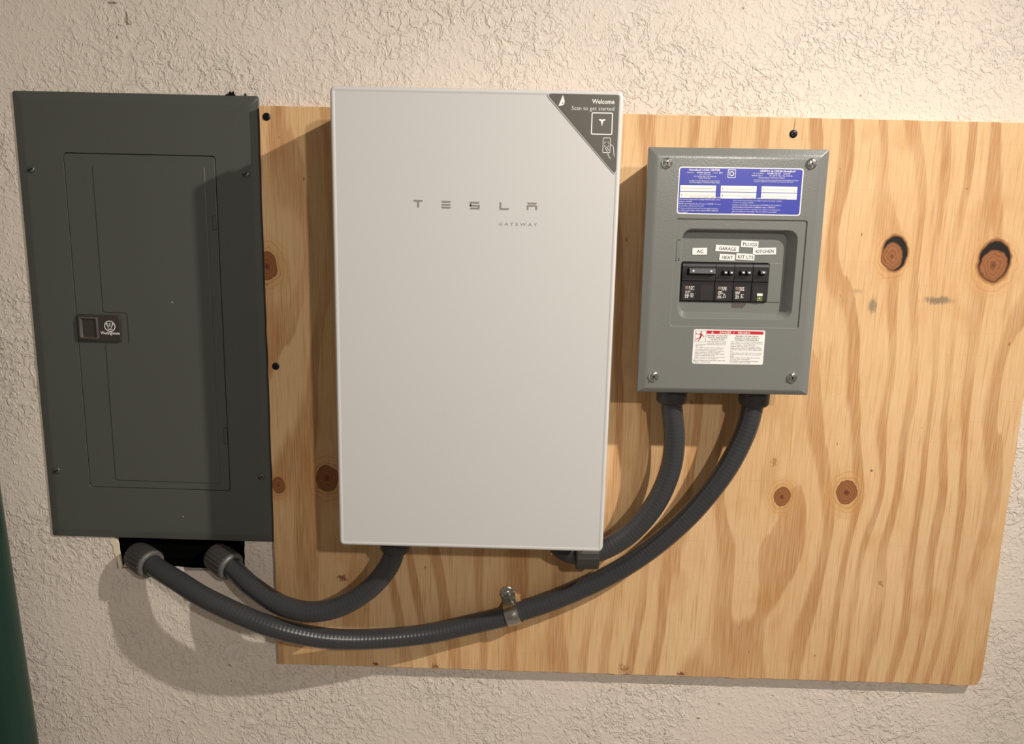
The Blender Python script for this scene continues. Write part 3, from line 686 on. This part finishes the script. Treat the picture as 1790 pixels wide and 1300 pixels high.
def conduit(name, label, pts):
    base = min(pts, key=lambda q: q[2]); o = Vector(base)
    th = thing(name, label, 'conduit', (o.x, o.y, o.z + Z0), group='grey flexible conduits')
    loc = [Vector(p) - o for p in pts]
    vf, P = tube(loc)
    mesh('hose', vf, 'conduit', th, smooth=True)
    return th, o, P
def fit(th, name, prof, p, d, m, rib=0.0, n=24, ang=30, parent=None):
    q = mesh(name, lathe(prof, p, d, n, rib), m, parent or th); auto_smooth(q, ang); return q

c2 = [(-0.5930, .010, -.4255), (-0.5750, -.003, -.4285), (-0.5520, -.018, -.4325), (-0.4985, -.047, -.4440), (-0.4317, -.072, -.4665), (-0.3349, -.080, -.5033), (-0.2532, -.068, -.5288), (-0.1801, -.050, -.5399), (-0.0862, -.031, -.5387), (-0.0088, -.021, -.5241), (0.0642, -.019, -.5027),
      (0.1650, -.021, -.4594), (0.2576, -.030, -.3995), (0.3363, -.040, -.3225), (0.3934, -.048, -.2389), (0.4239, -.050, -.1691), (0.4345, -.050, -.1167), (0.4350, -.050, -.0900)]
c1 = [(-0.4560, .010, -.4235), (-0.4370, -.002, -.4290), (-0.4140, -.016, -.4355), (-0.3736, -.043, -.4528), (-0.3182, -.067, -.4722), (-0.2682, -.076, -.4785), (-0.2203, -.078, -.4683), (-0.1732, -.078, -.4387), (-0.1408, -.076, -.4020), (-0.1270, -.075, -.3680), (-0.1235, -.075, -.3300)]
c3 = [(0.3049, -.05, -.0900), (0.3075, -.05, -.1258), (0.3148, -.05, -.1751), (0.3117, -.05, -.2273), (0.2922, -.05, -.2837), (0.2562, -.05, -.3340), (0.2150, -.05, -.3650), (0.1824, -.05, -.3735), (0.1700, -.05, -.3740)]
tA, oA, PA = conduit('flexible_conduit', 'long grey flexible conduit sweeping from wall hole to load centre', c2)
tB, oB, PB = conduit('flexible_conduit', 'short grey flexible conduit from wall hole up into white cabinet', c1)
tC, oC, PC = conduit('flexible_conduit', 'grey flexible conduit curving from load centre behind the white cabinet', c3)
def hole_fitting(th, o, P, s):
    i = min(range(len(P)), key=lambda k: abs(P[k].x + o.x - s)); p = P[i]; d = (P[i + 6] - P[i]).normalized()
    q = fit(th, 'connector', [(-.034, .0190), (-.034, .0220), (-.022, .0246), (.006, .0250), (.009, .0242), (.009, .0180)], p, d, 'fittinglight', .035, 48, 20)
    fit(th, 'sealing_ring', [(.007, .0180), (.007, .0244), (.0115, .0240), (.0135, .0222), (.0135, .0180), (.012, .0172)], p, d, 'gasket', 0, 28, 30, q)
hole_fitting(tA, oA, PA, -.5620); hole_fitting(tB, oB, PB, -.4260)
def nut(th, p, d, r=.0236, L=.0195):
    q = fit(th, 'connector', [(-L, r * .96), (-L, r), (0, r), (.0035, r * .93), (.0050, r * .86), (.0050, .0150)], p, d, 'fitting', .012, 32, 25)
    return q
top = lambda x, y, z, o: Vector((x, y, z)) - o
nut(tA, top(.4350, -.05, -.1135, oA), (0, 0, -1)); nut(tC, top(.3060, -.05, -.1135, oC), (0, 0, -1))
nut(tB, top(-.1268, -.075, -.3640, oB), Vector((-.09, 0, -1)), .0236, .028)
# right-angle fitting under the cabinet
q = fit(tC, 'connector', [(-.0185, .0180), (-.0185, .0250), (-.0165, .0262), (.0165, .0262), (.0185, .0250), (.0185, .0180)], top(.1840, -.05, -.3735, oC), (1, .0, .03), 'fittinglight', .03, 36, 22)
el = [Vector((.1720, -.05, -.3740)), Vector((.1560, -.05, -.3720)), Vector((.1420, -.05, -.3640)), Vector((.1330, -.05, -.3500)), Vector((.1300, -.05, -.3270))]
vf, _ = tube([p - oC for p in el], .0185, .01, 0.0, 20, 4)
mesh('elbow', vf, 'fitting', tC, smooth=True)

# ------------------------------------------------------------------ metal strap holding the long conduit
ci = min(range(len(PA)), key=lambda i: abs(PA[i].x + oA.x - 0.0655))
cp = PA[ci] + oA; cd = (PA[ci + 8] - PA[ci - 8]).normalized()
upv = Vector((0, -1, 0)); upv = (upv - cd * upv.dot(cd)).normalized(); side = cd.cross(upv).normalized()
if side.z < 0: side = -side
st = thing('conduit_strap', 'shiny metal one hole strap clamping the long conduit to the plywood', 'pipe strap', (cp.x, 0, cp.z - .02 + Z0))
so = Vector((cp.x, 0, cp.z - .02))
W2 = .0118; prof = []
rs = R0 + .0006
def strap_section(th, inset):
    pts = []
    for k in range(0, 15):
        a = math.radians(-20 + 200 * k / 14)             # from the far (lower) side over the front to the ear side
        pts.append(cp - side * math.cos(a) * (rs + th) + upv * math.sin(a) * (rs + th))
    e0 = cp + side * (rs + .0035); e0.y = -.0010 - th
    e1 = cp + side * (rs + .0140); e1.y = -.0010 - th
    pts += [e0, e1]
    return pts
A_, B_ = strap_section(.0016, 0), strap_section(.0, 0)
rows = []
for f, hgt in ((-1, 0), (-.55, 0), (-.35, .0011), (.35, .0011), (.55, 0), (1, 0)):
    rows.append([tuple(p + cd * W2 * f + (upv * hgt if i < 15 else Vector((0, -hgt, 0))) - so) for i, p in enumerate(A_)])
rb = []
for f in (1, -1): rb.append([tuple(p + cd * W2 * f - so) for p in B_])
V, F = loft(rows + rb + [rows[0]], closed=False)
auto_smooth(mesh('band', (V, F), 'zinc', st), 35)
ear = [e for e in [cp + side * (rs + .0135)]][0]
eo = [(ear.x - so.x + .0125 * math.cos(q * PI / 12), ear.z - so.z + .0125 * math.sin(q * PI / 12)) for q in range(24)]
eo = [(a + side.x * max(0, 0), b) for a, b in eo]
auto_smooth(mesh('ear', loft([at(eo, -.0008), at(eo, -.0028), at([(ear.x - so.x + .0112 * math.cos(q * PI / 12), ear.z - so.z + .0112 * math.sin(q * PI / 12)) for q in range(24)], -.0036)], True, True), 'zinc', st), 35)
hd, sl = dome_screw(.0062, .0030, ear.x - so.x, ear.z - so.z, -.0034, ang=.3, cross=True)
q = auto_smooth(mesh('screw', hd, 'chrome', st), 50)
sl_ = lathe([(0, .0022), (.0006, .0020)], (ear.x - so.x, -.0062, ear.z - so.z), (0, -1, 0), 6)
mesh('drive_recess', sl_, 'oldscrew', q)

# ------------------------------------------------------------------ green pole at the lower left
pb = Vector((-0.7380 - .036, -.045, 0.0)); ptop = Vector((-0.8115 - .036, -.045, Z0 + .25))
pole = thing('green_pole', 'dark green painted round steel pole leaning at lower left corner', 'pole', tuple(pb))
d = ptop - pb; Lp = d.length
auto_smooth(mesh('shaft', lathe([(0, .035), (.004, .036), (Lp - .01, .036), (Lp - .004, .0345), (Lp, .030)], (0, 0, 0), d, 40), 'green', pole), 40)
mesh('foot_plate', lathe([(0, .062), (.005, .062), (.007, .058)], (0, 0, 0), (0, 0, 1), 32), 'green', pole)
